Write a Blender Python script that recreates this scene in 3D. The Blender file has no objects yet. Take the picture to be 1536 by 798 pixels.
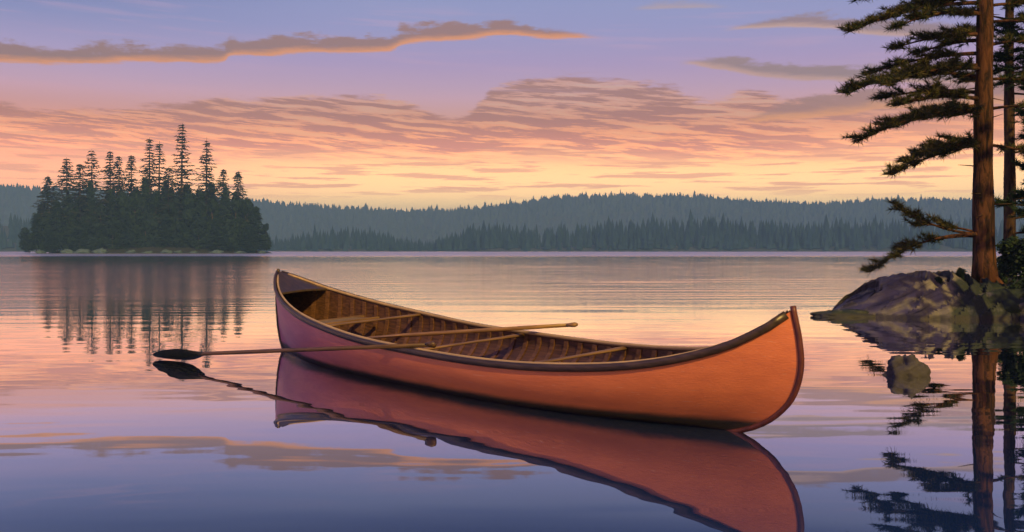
import bpy, math, random
from mathutils import Vector, Matrix
from mathutils import noise as mnoise
R = math.radians
F = 1493.0          # focal length in photograph pixels
H = 0.95            # eye height above the lake
Y0 = 374.0          # row of the horizon
scene = bpy.context.scene
COL = scene.collection
rnd = random.Random(11)

def at(px, py, d):
    """a point at distance d in front of the viewer"""
    return Vector(((px - 768) / F * d, d, H + (Y0 - py) / F * d))

def lerp(a, b, t): return a + (b - a) * t
def interp(pts, x):
    if x <= pts[0][0]: return pts[0][1]
    for i in range(len(pts) - 1):
        x0, y0 = pts[i]; x1, y1 = pts[i + 1]
        if x <= x1:
            return y0 + (y1 - y0) * (x - x0) / (x1 - x0)
    return pts[-1][1]
def smooth(pts, x):
    """cubic (finite-difference hermite) interpolation"""
    n = len(pts)
    if x <= pts[0][0]: return pts[0][1]
    if x >= pts[-1][0]: return pts[-1][1]
    for i in range(n - 1):
        if x <= pts[i + 1][0]: break
    def m(j):
        a = max(j - 1, 0); b = min(j + 1, n - 1)
        return (pts[b][1] - pts[a][1]) / (pts[b][0] - pts[a][0])
    x0, y0 = pts[i]; x1, y1 = pts[i + 1]; h = x1 - x0; t = (x - x0) / h
    return ((2*t**3 - 3*t*t + 1) * y0 + (t**3 - 2*t*t + t) * h * m(i)
            + (-2*t**3 + 3*t*t) * y1 + (t**3 - t*t) * h * m(i + 1))

# ------------------------------------------------------------------ nodes
class NB:
    """tiny expression builder on a node tree"""
    def __init__(s, nt): s.nt = nt; s.nt.nodes.clear()
    def n(s, typ, **kw):
        nd = s.nt.nodes.new(typ)
        for k, v in kw.items(): setattr(nd, k, v)
        return nd
    def put(s, sock, v):
        if isinstance(v, V): s.nt.links.new(v.s, sock)
        elif isinstance(v, bpy.types.NodeSocket): s.nt.links.new(v, sock)
        elif v is not None: sock.default_value = v
    def math(s, op, a, b=None, c=None, clamp=False):
        nd = s.n('ShaderNodeMath', operation=op, use_clamp=clamp)
        for i, v in enumerate((a, b, c)):
            if v is not None: s.put(nd.inputs[i], v)
        return V(s, nd.outputs[0])
    def smooth(s, x, a, b):
        nd = s.n('ShaderNodeMapRange', interpolation_type='SMOOTHSTEP')
        s.put(nd.inputs[0], x)
        for i, v in ((1, a), (2, b)): s.put(nd.inputs[i], v)
        nd.inputs[3].default_value = 0; nd.inputs[4].default_value = 1
        return V(s, nd.outputs[0])
    def lin(s, x, a, b, c, d):
        nd = s.n('ShaderNodeMapRange')
        s.put(nd.inputs[0], x)
        for i, v in ((1, a), (2, b), (3, c), (4, d)): nd.inputs[i].default_value = v
        return V(s, nd.outputs[0])
    def mix(s, f, a, b):
        nd = s.n('ShaderNodeMix', data_type='RGBA')
        s.put(nd.inputs[0], f); s.put(nd.inputs[6], a); s.put(nd.inputs[7], b)
        return nd.outputs[2]
    def comb(s, x, y, z):
        nd = s.n('ShaderNodeCombineXYZ')
        for i, v in enumerate((x, y, z)): s.put(nd.inputs[i], v)
        return nd.outputs[0]
    def noise(s, vec, scale, detail=3, rough=.55, dist=0):
        nd = s.n('ShaderNodeTexNoise')
        s.put(nd.inputs['Vector'], vec)
        nd.inputs['Scale'].default_value = scale; nd.inputs['Detail'].default_value = detail
        nd.inputs['Roughness'].default_value = rough; nd.inputs['Distortion'].default_value = dist
        return V(s, nd.outputs[0])
    def ramp(s, x, stops, interp='LINEAR'):
        nd = s.n('ShaderNodeValToRGB'); cr = nd.color_ramp; cr.interpolation = interp
        while len(cr.elements) < len(stops): cr.elements.new(.5)
        for e, (p, c) in zip(cr.elements, stops):
            e.position = p
        for e, (p, c) in zip(cr.elements, stops):
            e.color = c if len(c) == 4 else (*c, 1)
        s.put(nd.inputs[0], x)
        return nd.outputs[0]
    def curve(s, x, pts):
        nd = s.n('ShaderNodeFloatCurve'); cu = nd.mapping.curves[0]
        while len(cu.points) < len(pts): cu.points.new(.5, .5)
        for p, (a, b) in zip(cu.points, pts): p.location = (a, b)
        nd.mapping.update()
        s.put(nd.inputs[1], x)
        return V(s, nd.outputs[0])
class V:
    def __init__(s, nb, sock): s.nb = nb; s.s = sock
    def __add__(s, o): return s.nb.math('ADD', s, o)
    def __radd__(s, o): return s.nb.math('ADD', s, o)
    def __sub__(s, o): return s.nb.math('SUBTRACT', s, o)
    def __rsub__(s, o): return s.nb.math('SUBTRACT', o, s)
    def __mul__(s, o): return s.nb.math('MULTIPLY', s, o)
    def __rmul__(s, o): return s.nb.math('MULTIPLY', s, o)
    def __truediv__(s, o): return s.nb.math('DIVIDE', s, o)

def lin1(c): c /= 255; return c / 12.92 if c <= .04045 else ((c + .055) / 1.055) ** 2.4
def srgb(r, g, b): return (lin1(r), lin1(g), lin1(b), 1)

# ------------------------------------------------------------------ camera
cam = bpy.data.cameras.new('camera'); camo = bpy.data.objects.new('camera', cam); COL.objects.link(camo)
camo.location = (0, 0, H); camo.rotation_euler = (R(90), 0, 0)
cam.sensor_width = 36; cam.lens = 36 * F / 1536; cam.shift_y = -25 / 1536
cam.clip_start = .05; cam.clip_end = 9000
scene.camera = camo
scene.view_settings.view_transform = 'Standard'; scene.view_settings.look = 'None'
scene.view_settings.exposure = 0; scene.view_settings.gamma = 1

# ------------------------------------------------------------------ sky
SUN_DIR = Vector((0.36, -0.93, 0)).normalized(); SUN_EL = R(36)
w = bpy.data.worlds.new("World"); scene.world = w; w.use_nodes = True
b = NB(w.node_tree)
tc = b.n('ShaderNodeTexCoord'); sp = b.n('ShaderNodeSeparateXYZ'); b.nt.links.new(tc.outputs['Generated'], sp.inputs[0])
dx, dy, dz = (V(b, sp.outputs[i]) for i in range(3))
az = b.math('ARCTAN2', dx, dy) * 57.2958            # degrees, + to the right
el = b.math('ARCSINE', b.math('MINIMUM', b.math('MAXIMUM', dz, -1.0), 1.0)) * 57.2958
def AZ(px): return math.degrees(math.atan((px - 768) / F))
def EL(px, py): return math.degrees(math.atan((Y0 - py) / F * math.cos(math.radians(AZ(px)))))
e01 = b.math('SQRT', b.math('MAXIMUM', el / 90, 0.0))   # more stops near the horizon
def pos(e): return math.sqrt(e / 90)
def sky_ramp(cols):
    return b.ramp(e01, [(pos(e), srgb(*c)) for e, c in cols])
centre = sky_ramp([(0, (255, 232, 176)), (2.6, (255, 230, 166)), (4.8, (252, 208, 146)), (6.7, (244, 178, 140)), (8.6, (236, 182, 200)),
                   (10.5, (198, 166, 210)), (12.4, (170, 163, 212)), (14.3, (158, 161, 208)), (17, (98, 108, 176)), (21, (58, 78, 152)), (40, (62, 76, 140)), (90, (46, 60, 120))])
left = sky_ramp([(0, (250, 200, 150)), (2.6, (250, 194, 146)), (4.8, (240, 168, 132)), (6.7, (240, 166, 140)), (8.6, (240, 182, 202)),
                 (10.5, (196, 170, 214)), (12.4, (150, 150, 202)), (14.3, (124, 130, 186)), (17, (78, 88, 158)), (21, (38, 54, 128)), (40, (56, 68, 130)), (90, (44, 58, 116))])
back_l = sky_ramp([(0, (100, 84, 118)), (8, (130, 104, 146)), (16, (178, 138, 182)), (26, (206, 166, 206)), (38, (194, 162, 208)), (55, (134, 120, 182)), (90, (64, 70, 136))])  # unseen sky behind left, tinted lilac to colour the canoe's stern
back_r = sky_ramp([(0, (84, 56, 66)), (8, (110, 72, 72)), (16, (168, 104, 76)), (26, (196, 116, 72)), (38, (150, 98, 96)), (55, (96, 80, 120)), (90, (64, 70, 136))])  # unseen sky behind right, warmed to glow on the bow
back = b.mix(b.smooth(dx, -.15, -.80), back_r, back_l)
azabs = b.math('ABSOLUTE', az)
fl = b.smooth(az, -6.0, -27.0)
col = b.mix(fl, centre, left)

# big bank of streaked cloud
warp = b.noise(b.comb(az * .12, el * .5, 3.0), 1.0, 2) - .5
def azn(px0=-300, px1=1836): return AZ(px0), AZ(px1)
a0, a1 = azn()
u = b.lin(az, a0, a1, 0, 1)
def au(px): return (AZ(px) - a0) / (a1 - a0)
bank = [(-300, 175), (0, 158), (110, 168), (240, 158), (330, 150), (540, 147), (600, 152), (690, 176), (722, 150), (750, 128), (850, 116), (1010, 132),
        (1060, 152), (1130, 136), (1185, 150), (1300, 138), (1450, 120), (1836, 130)]
btop = b.curve(u, [(au(x), EL(x, y) / 20) for x, y in bank]) * 20
edge = b.noise(b.comb(az * .45, el * 2.6, 1.0), 1.0, 7, .7) - .5
inb = b.smooth(el, btop + edge * 1.9 + .22, btop + edge * 1.9 - .22)
fadeb = b.smooth(el + warp * 1.2, 4.4, 6.0)
streak = b.noise(b.comb(az * .20, (el + az * .085 + warp * .7) * 2.5, 7.0), 1.0, 9, .68, .0)
dark = b.smooth(streak, .455, .53)
lit = b.smooth(streak, .46, .40)
bankcol = b.mix(dark, srgb(255, 172, 112), srgb(198, 130, 112))
bankcol = b.mix(lit * .6, bankcol, srgb(255, 200, 150))
rightfade = b.lin(az, AZ(1150), AZ(1400), 1.0, .55)
col = b.mix(inb * fadeb * (dark * .34 + .66) * rightfade, col, bankcol)

# thin low streaks near the horizon
low = b.noise(b.comb(az * .17, (el + warp * .3) * 3.2, 21.0), 1.0, 8, .62, .0)
lowm = b.smooth(low, .515, .575) * b.smooth(el, 2.6, 3.6) * b.smooth(el, 7.0, 5.4)
col = b.mix(lowm * .72, col, srgb(196, 140, 116))
# faint lilac veils higher up
veil = b.noise(b.comb(az * .11, (el + az * .03) * 1.8, 33.0), 1.0, 4, .55, .1)
veilm = b.smooth(veil, .50, .68) * b.smooth(el, 8.0, 9.0) * b.smooth(el, 14.5, 12.5)
col = b.mix(veilm * .3, col, srgb(222, 176, 206))

# separate ribbons of cloud: grey-brown top, glowing lower edge
def ribbon(col, path, thick, x0, x1, seed, top, rim, strength=1.0):
    path = [(x, y) for x, y in path]
    lo = min(EL(x, y) for x, y in path) - 2; hi = max(EL(x, y) for x, y in path) + 2
    c = b.curve(u, [(au(x), (EL(x, y) - lo) / (hi - lo)) for x, y in path]) * (hi - lo) + lo
    nz = b.noise(b.comb(az * .42, el * 1.3, seed), 1.0, 8, .66) - .5
    wisp = b.noise(b.comb(az * .5, el * 4.5, seed + 3), 1.0, 8, .7) - .5
    d = el - c                                # + above the ribbon's lower edge
    tdeg = thick / F * 57.3
    ends = b.smooth(az, AZ(x0), AZ(x0 + 120)) * b.smooth(az, AZ(x1), AZ(x1 - 170))
    topedge = ends * (nz * 3.0 + 1.05 + wisp * .6) * tdeg
    lowedge = (nz * .5 + wisp * .5) * tdeg
    m = b.smooth(d, lowedge - .06, lowedge + .12) * b.smooth(d, topedge + .24, topedge - .16) * b.smooth(ends, 0.0, .25)
    rimf = b.smooth(d, lowedge + .62 * tdeg, lowedge + .05)
    return b.mix(m * strength, col, b.mix(rimf, top, rim))
brown = srgb(172, 122, 112); rim = srgb(255, 160, 92)
col = ribbon(col, [(-300, 96), (0, 93), (110, 97), (200, 93), (330, 94), (350, 84), (400, 84), (440, 80), (580, 78), (610, 66), (700, 60), (760, 54), (830, 59), (910, 58), (1836, 58)],
             20, -500, 925, 2.0, brown, rim)
col = ribbon(col, [(-300, 46), (1070, 47), (1150, 43), (1230, 42), (1300, 52), (1450, 58), (1836, 70)], 16, 1070, 1560, 9.0, srgb(170, 132, 130), srgb(224, 174, 152), .95)
col = ribbon(col, [(-300, 90), (1010, 97), (1070, 103), (1180, 120), (1300, 123), (1836, 135)], 18, 1000, 1700, 14.0, srgb(176, 136, 130), srgb(228, 172, 150), .95)
col = ribbon(col, [(-300, 200), (1100, 186), (1180, 181), (1260, 172), (1340, 164), (1836, 150)], 26, 1090, 1700, 18.0, srgb(188, 134, 120), srgb(250, 176, 106), .9)
col = ribbon(col, [(-300, 20), (930, 16), (1000, 13), (1060, 12), (1836, 12)], 14, 930, 1120, 27.0, srgb(186, 160, 170), srgb(206, 170, 160), .7)

col = b.mix(b.smooth(azabs, 50.0, 120.0), col, back)
g1_ = b.mix(b.smooth(el, 2.2, 8.0), (4.9, 3.75, 2.75, 1), (1.22, .92, .66, 1))
g2_ = b.mix(b.smooth(el, 6.0, 9.5), g1_, (.90, .91, .92, 1))
g3_ = b.mix(b.smooth(azabs, 40.0, 90.0), g2_, b.mix(b.smooth(dx, -.30, -.90), (1.0, .92, .95, 1), (1.35, 1.2, 1.5, 1)))
mulc = b.n('ShaderNodeMix', data_type='RGBA', blend_type='MULTIPLY'); mulc.inputs[0].default_value = 1; b.put(mulc.inputs[6], col); b.put(mulc.inputs[7], g3_)
col = mulc.outputs[2]
bg1 = b.n('ShaderNodeBackground'); b.put(bg1.inputs[0], col); bg1.inputs[1].default_value = 1.12
sky = b.n('ShaderNodeTexSky', sky_type='NISHITA', sun_disc=False)
sky.sun_elevation = SUN_EL; sky.sun_rotation = math.atan2(SUN_DIR.x, SUN_DIR.y)
bg2 = b.n('ShaderNodeBackground'); b.put(bg2.inputs[0], sky.outputs[0]); bg2.inputs[1].default_value = 0.01
ad = b.n('ShaderNodeAddShader'); b.nt.links.new(bg1.outputs[0], ad.inputs[0]); b.nt.links.new(bg2.outputs[0], ad.inputs[1])
wo = b.n('ShaderNodeOutputWorld'); b.nt.links.new(ad.outputs[0], wo.inputs[0])

sl = bpy.data.lights.new('sun', 'SUN'); so = bpy.data.objects.new('sun', sl); COL.objects.link(so)
sl.energy = 4.8; sl.angle = R(.6); sl.color = (1.0, .62, .16)
d = SUN_DIR * math.cos(SUN_EL) + Vector((0, 0, math.sin(SUN_EL)))
so.rotation_euler = (-d).to_track_quat('-Z', 'Y').to_euler(); so.location = d * 50

# ------------------------------------------------------------------ materials
def pmat(name, fn):
    m = bpy.data.materials.new(name); m.use_nodes = True; nb = NB(m.node_tree)
    p = nb.n('ShaderNodeBsdfPrincipled'); o = nb.n('ShaderNodeOutputMaterial'); nb.nt.links.new(p.outputs[0], o.inputs[0])
    fn(nb, p); return m
def coords(nb, which='Object'):
    return nb.n('ShaderNodeTexCoord').outputs[which]
def scaled(nb, vec, sx, sy, sz):
    nd = nb.n('ShaderNodeMapping'); nb.put(nd.inputs[0], vec); nd.inputs['Scale'].default_value = (sx, sy, sz); return nd.outputs[0]
def bump(nb, p, h, strength, dist):
    bp = nb.n('ShaderNodeBump'); bp.inputs['Strength'].default_value = strength; bp.inputs['Distance'].default_value = dist
    nb.put(bp.inputs['Height'], h); nb.put(p.inputs['Normal'], bp.outputs[0]); return bp
def simple(name, c1, c2, rough=.6, scale=6, stretch=(1, 1, 1), bmp=.3, bd=.01, detail=5, spec=.5):
    def fn(nb, p):
        v = scaled(nb, coords(nb), *stretch)
        n = nb.noise(v, scale, detail, .6)
        nb.put(p.inputs['Base Color'], nb.mix(nb.smooth(n, .3, .7), (*c1, 1), (*c2, 1)))
        p.inputs['Roughness'].default_value = rough; p.inputs['Specular IOR Level'].default_value = spec
        if bmp: bump(nb, p, nb.noise(v, scale * 3, 4), bmp, bd)
    return pmat(name, fn)
def foliage(name, c1, c2, c3, scale=.6):
    def fn(nb, p):
        n = nb.noise(coords(nb), scale, 3)
        g = nb.n('ShaderNodeNewGeometry'); rpi = V(nb, g.outputs['Random Per Island'])
        c = nb.mix(nb.smooth(n, .35, .65), (*c1, 1), (*c2, 1))
        c = nb.mix(nb.smooth(rpi, .45, 1.0) * .7, c, (*c3, 1))
        nb.put(p.inputs['Base Color'], c)
        p.inputs['Roughness'].default_value = .75; p.inputs['Specular IOR Level'].default_value = .2
    return pmat(name, fn)

M = {}
def hullmat(nb, p):
    v = coords(nb)
    n = nb.noise(scaled(nb, v, 1.2, 4, 6), 2.2, 6, .62)
    fine = nb.noise(scaled(nb, v, 1.5, 20, 40), 4, 4)
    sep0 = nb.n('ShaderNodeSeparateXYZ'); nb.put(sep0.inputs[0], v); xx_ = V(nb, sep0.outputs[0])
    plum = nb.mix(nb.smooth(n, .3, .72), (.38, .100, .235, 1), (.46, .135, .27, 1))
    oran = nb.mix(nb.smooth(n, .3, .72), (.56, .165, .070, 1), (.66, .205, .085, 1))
    c = nb.mix(nb.smooth(xx_ + (n - .5) * .5, -2.6, 1.0), plum, oran)  # evening light painted along the hull: plum shade astern, warm glow forward
    sc = nb.noise(scaled(nb, v, .8, 8, 60), 5, 3, .5)
    c = nb.mix(nb.smooth(sc, .60, .68) * .40, c, (.36, .12, .10, 1))
    sep = nb.n('ShaderNodeSeparateXYZ'); nb.put(sep.inputs[0], v)
    z = V(nb, sep.outputs[2])
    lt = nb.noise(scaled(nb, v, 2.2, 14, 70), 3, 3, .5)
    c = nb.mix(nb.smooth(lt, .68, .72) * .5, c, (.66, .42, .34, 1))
    low_shade = nb.smooth(z + (n - .5) * .03, .098, .050)         # dark green painted in for the shade along the lower hull
    c = nb.mix(low_shade * .95, c, nb.mix(nb.smooth(fine, .45, .65), (.010, .024, .022, 1), (.026, .040, .036, 1)))
    nb.put(p.inputs['Base Color'], c)
    nb.put(p.inputs['Roughness'], nb.lin(fine, 0, 1, .38, .6))
    p.inputs['Coat Weight'].default_value = .10; p.inputs['Coat Roughness'].default_value = .15
    bump(nb, p, fine * .6 + n * .6, .35, .008)
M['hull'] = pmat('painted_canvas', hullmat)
def planks(nb, p):
    v = coords(nb); sep = nb.n('ShaderNodeSeparateXYZ'); nb.put(sep.inputs[0], v)
    g = nb.noise(scaled(nb, v, 1.5, 30, 30), 2, 5)
    c = nb.mix(nb.smooth(g, .3, .7), (.05, .026, .014, 1), (.13, .065, .032, 1))
    nb.put(p.inputs['Base Color'], c); p.inputs['Roughness'].default_value = .5; bump(nb, p, g, .3, .004)
M['planks'] = pmat('cedar_planking', planks)
M['rib'] = simple('ash_rib', (.09, .048, .026), (.19, .10, .05), .45, 5, (4, 4, 14), .2, .003)
M['rail'] = simple('dark_rail', (.025, .018, .014), (.06, .04, .028), .35, 5, (.6, 8, 8), .2, .003)
M['inrail'] = simple('pale_rail', (.34, .25, .12), (.50, .38, .19), .4, 5, (.6, 8, 8), .2, .003)
M['thwart'] = simple('worn_thwart', (.10, .06, .03), (.24, .15, .07), .5, 5, (8, .6, 8), .2, .003)
M['deck'] = simple('deck_wood', (.025, .020, .013), (.06, .04, .024), .4, 5, (1, 12, 4), .3, .003)
M['stem'] = simple('stem_wood', (.07, .02, .02), (.14, .04, .03), .4, 9, (4, 4, 1), .2, .003)
M['cane'] = simple('woven_cane', (.12, .09, .045), (.24, .18, .09), .6, 60, (1, 1, 1), .6, .004)
M['paddle'] = simple('paddle_wood', (.05, .03, .018), (.12, .07, .035), .4, 6, (1, 10, 10), .2, .003)
M['paddle_blade'] = simple('wet_blade', (.02, .03, .028), (.05, .05, .04), .25, 6, (1, 10, 10), .2, .003)
M['paddle_pale'] = simple('pale_paddle_wood', (.17, .10, .04), (.30, .18, .07), .4, 6, (1, 10, 10), .2, .003)

def rockmat(name, c1, c2, cm, moss):
    def fn(nb, p):
        v = coords(nb)
        n = nb.noise(v, 1.6, 6, .62); f = nb.noise(v, 9, 6, .7)
        sep = nb.n('ShaderNodeSeparateXYZ'); nb.put(sep.inputs[0], v)
        x, y, z = (V(nb, sep.outputs[i]) for i in range(3))
        # tilted strata
        st = nb.noise(nb.comb(x * .5 - z * .2, y * .6, (z - x * .42) * 7.0), 1.6, 5, .6)
        c = nb.mix(nb.smooth(st, .35, .65), (*c1, 1), (*c2, 1))
        c = nb.mix(nb.smooth(f, .55, .75) * .4, c, (c2[0] * 1.3, c2[1] * 1.25, c2[2] * 1.2, 1))
        c = nb.mix(nb.smooth(st, .43, .37) * .85, c, (.022, .022, .024, 1))
        if name == 'granite_ledge':
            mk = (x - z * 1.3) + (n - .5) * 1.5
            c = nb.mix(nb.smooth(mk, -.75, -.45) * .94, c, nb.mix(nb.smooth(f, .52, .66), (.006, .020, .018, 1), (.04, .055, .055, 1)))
        if moss > 0:
            c = nb.mix(nb.smooth(n + (x * 0), .62 - moss * .3, .70 - moss * .3), c, (*cm, 1))
        geo = nb.n('ShaderNodeNewGeometry'); s2 = nb.n('ShaderNodeSeparateXYZ'); nb.put(s2.inputs[0], geo.outputs['Position'])
        wz = V(nb, s2.outputs[2])
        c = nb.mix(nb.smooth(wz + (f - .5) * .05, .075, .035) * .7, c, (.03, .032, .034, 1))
        nb.put(p.inputs['Base Color'], c)
        nb.put(p.inputs['Roughness'], nb.lin(f, 0, 1, .6, .95))
        bump(nb, p, st * .7 + f * .35, .9, .035)
    return pmat(name, fn)
M['rock'] = rockmat('granite', (.16, .14, .135), (.27, .24, .225), (.02, .05, .03), .0)
M['ledge'] = rockmat('granite_ledge', (.080, .084, .080), (.190, .192, .178), (.02, .05, .03), .0)
M['rock_dark'] = rockmat('wet_stone', (.030, .032, .042), (.065, .068, .085), (.02, .05, .03), .0)
M['rock_moss'] = rockmat('mossy_granite', (.04, .045, .05), (.10, .11, .12), (.006, .020, .016), .75)
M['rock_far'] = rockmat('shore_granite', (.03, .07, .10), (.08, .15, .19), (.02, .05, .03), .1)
M['soil'] = simple('forest_floor', (.006, .014, .010), (.014, .020, .014), .9, 3, (1, 1, 1), .9, .05)
def barkmat(name, c1, c2, c3):
    def fn(nb, p):
        v = coords(nb)
        n = nb.noise(scaled(nb, v, 7, 7, 1.5), 2.2, 6, .65, .6)
        n2 = nb.noise(scaled(nb, v, 1, 1, .5), 1.4, 3)
        c = nb.mix(nb.smooth(n, .38, .62), (*c1, 1), (*c2, 1))
        c = nb.mix(nb.smooth(n2, .5, .7) * .5, c, (*c3, 1))
        nb.put(p.inputs['Base Color'], c); p.inputs['Roughness'].default_value = .9; p.inputs['Specular IOR Level'].default_value = .2
        bump(nb, p, n, 1.0, .03)
    return pmat(name, fn)
M['bark'] = barkmat('pine_bark', (.016, .011, .009), (.105, .050, .028), (.15, .06, .028))
M['bark_dark'] = barkmat('dark_bark', (.025, .018, .014), (.09, .055, .035), (.12, .06, .035))
M['bark_far'] = simple('island_bark', (.05, .038, .03), (.12, .08, .06), .9, 2, (1, 1, .3), 0)
M['needles'] = foliage('pine_needles', (.020, .042, .018), (.060, .070, .022), (.150, .112, .036), 1.3)
M['needles_dark'] = foliage('dark_needles', (.010, .034, .024), (.020, .050, .030), (.040, .060, .030), 1.1)
M['spruce'] = foliage('spruce_needles', (.007, .024, .018), (.018, .030, .020), (.045, .040, .026), .12)
M['thicket'] = foliage('thicket_leaves', (.004, .020, .016), (.008, .030, .020), (.014, .036, .022), .10)
M['shrub'] = foliage('shrub_leaves', (.012, .036, .022), (.022, .052, .028), (.050, .070, .035), 2.0)
M['farwood'] = foliage('far_forest', (.004, .026, .066), (.008, .038, .085), (.016, .054, .100), .03)  # blue of the distant haze worked into the needle colour
M['hill'] = simple('hill_cover', (.028, .050, .084), (.042, .064, .098), .95, .02, (1, 1, 1), 0, .01, 6)  # haze blue mixed into the ground cover as well
M['farwood2'] = foliage('ridge_forest', (.034, .066, .135), (.044, .080, .150), (.054, .092, .165), .006)  # ridge trees carry the haze blue in their own colour

def watermat():
    m = bpy.data.materials.new('lake_water'); m.use_nodes = True; nb = NB(m.node_tree)
    geo = nb.n('ShaderNodeNewGeometry'); P = geo.outputs['Position']
    sep = nb.n('ShaderNodeSeparateXYZ'); nb.put(sep.inputs[0], P)
    x, y = V(nb, sep.outputs[0]), V(nb, sep.outputs[1])
    def wave(sx, sy, off, det=2):
        return nb.noise(nb.comb(x * sx, y * sy, off), 1.0, det, .5, .2)
    calm = wave(.55, 1.7, 0.0, 2)                    # lazy near ripples
    mid = wave(.22, 1.1, 5.0, 3)
    far = wave(.10, .45, 9.0, 3)
    patch = nb.noise(nb.comb(x * .02, y * .05, 2.0), 1.0, 2)
    a_near = .0035
    hgt = calm * a_near
    hgt = hgt + mid * nb.smooth(y, 8.0, 40.0) * .012
    hgt = hgt + far * nb.smooth(y, 60.0, 150.0) * .05
    # a band of wind-ruffled water far out, along the shores
    ruffle = nb.smooth(y, 120.0, 165.0) * nb.smooth(y, 470.0, 330.0)
    bp = nb.n('ShaderNodeBump'); bp.inputs['Strength'].default_value = 1; bp.inputs['Distance'].default_value = 1.0
    nb.put(bp.inputs['Height'], hgt)
    gl = nb.n('ShaderNodeBsdfGlossy'); gl.distribution = 'GGX'
    nb.put(gl.inputs['Color'], (.97, .97, 1, 1))
    nb.put(gl.inputs['Roughness'], nb.smooth(y, 9.0, 22.0) * .10 - nb.smooth(y, 40.0, 90.0) * .03 + .012 + ruffle * .25)
    nb.put(gl.inputs['Normal'], bp.outputs[0])
    df = nb.n('ShaderNodeBsdfDiffuse'); nb.put(df.inputs[0], (.008, .028, .120, 1))
    lw = nb.n('ShaderNodeLayerWeight'); lw.inputs[0].default_value = .5
    fac = nb.ramp(lw.outputs['Facing'], [(0, (.04,) * 3), (.4, (.12,) * 3), (.62, (.34,) * 3), (.72, (.16,) * 3), (.80, (.60,) * 3), (.86, (.96,) * 3), (1, (1,) * 3)])
    mx = nb.n('ShaderNodeMixShader'); nb.put(mx.inputs[0], fac)
    nb.nt.links.new(df.outputs[0], mx.inputs[1]); nb.nt.links.new(gl.outputs[0], mx.inputs[2])
    o = nb.n('ShaderNodeOutputMaterial'); nb.nt.links.new(mx.outputs[0], o.inputs[0])
    return m
M['water'] = watermat()

# ------------------------------------------------------------------ mesh helpers
class MB:
    def __init__(s): s.v = []; s.f = []; s.sm = []
    def add(s, vs, fs, smooth=False):
        o = len(s.v); s.v.extend(tuple(p) for p in vs)
        for f in fs: s.f.append(tuple(i + o for i in f)); s.sm.append(smooth)
    def box(s, lo, hi):
        x0, y0, z0 = lo; x1, y1, z1 = hi
        s.add([(x0,y0,z0),(x1,y0,z0),(x1,y1,z0),(x0,y1,z0),(x0,y0,z1),(x1,y0,z1),(x1,y1,z1),(x0,y1,z1)],
              [(0,3,2,1),(4,5,6,7),(0,1,5,4),(1,2,6,5),(2,3,7,6),(3,0,4,7)])
    def tube(s, pts, rads, n=8, sq=None, ref=None):
        """swept tube; sq=(wide,high) makes an oval section"""
        pts = [Vector(p) for p in pts]
        if not hasattr(rads, '__len__'): rads = [rads] * len(pts)
        rings = []
        for i, p in enumerate(pts):
            t = (pts[min(i + 1, len(pts) - 1)] - pts[max(i - 1, 0)]).normalized()
            rf_ = ref or (Vector((0, 0, 1)) if abs(t.z) < .85 else Vector((1, 0, 0)))
            a = t.cross(rf_).normalized(); c = a.cross(t).normalized()
            kx, kz = sq if sq else (1, 1)
            rings.append([p + (a * math.cos(2*math.pi*k/n) * kx + c * math.sin(2*math.pi*k/n) * kz) * rads[i] for k in range(n)])
        vs = [q for r in rings for q in r]; fs = []
        for i in range(len(rings) - 1):
            for k in range(n):
                fs.append((i*n+k, i*n+(k+1) % n, (i+1)*n+(k+1) % n, (i+1)*n+k))
        fs.append(tuple(range(n))[::-1]); fs.append(tuple((len(rings)-1)*n + k for k in range(n)))
        s.add(vs, fs, True)
    def grid(s, rows, smooth=True):
        n = len(rows[0]); vs = [p for r in rows for p in r]; fs = []
        for i in range(len(rows) - 1):
            for j in range(n - 1): fs.append((i*n+j, i*n+j+1, (i+1)*n+j+1, (i+1)*n+j))
        s.add(vs, fs, smooth)
    def build(s, name, mat, parent=None, loc=None):
        me = bpy.data.meshes.new(name)
        if loc is not None:
            vs = [(p[0]-loc[0], p[1]-loc[1], p[2]-loc[2]) for p in s.v]
        else: vs = s.v
        me.from_pydata(vs, [], s.f); me.polygons.foreach_set('use_smooth', s.sm); me.materials.append(mat); me.update()
        o = bpy.data.objects.new(name, me); COL.objects.link(o)
        if parent: o.parent = parent
        if loc is not None: o.location = loc
        return o
def tag(o, label=None, cat=None, group=None, kind=None):
    if label: o['label'] = label
    if cat: o['category'] = cat
    if group: o['group'] = group
    if kind: o['kind'] = kind
    return o
def empty(name, loc, rz=0):
    o = bpy.data.objects.new(name, None); COL.objects.link(o); o.location = loc; o.rotation_euler = (0, 0, rz)
    o.empty_display_size = .2
    return o
def copy_thing(o):
    c = o.copy(); COL.objects.link(c)
    for ch in list(o.children):
        d = ch.copy(); COL.objects.link(d); d.parent = c
        for g in list(ch.children):
            e = g.copy(); COL.objects.link(e); e.parent = d
    return c
def fbm(x, y, z=0, o=4): return mnoise.fractal(Vector((x, y, z)), 1.0, 2.0, o)

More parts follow.
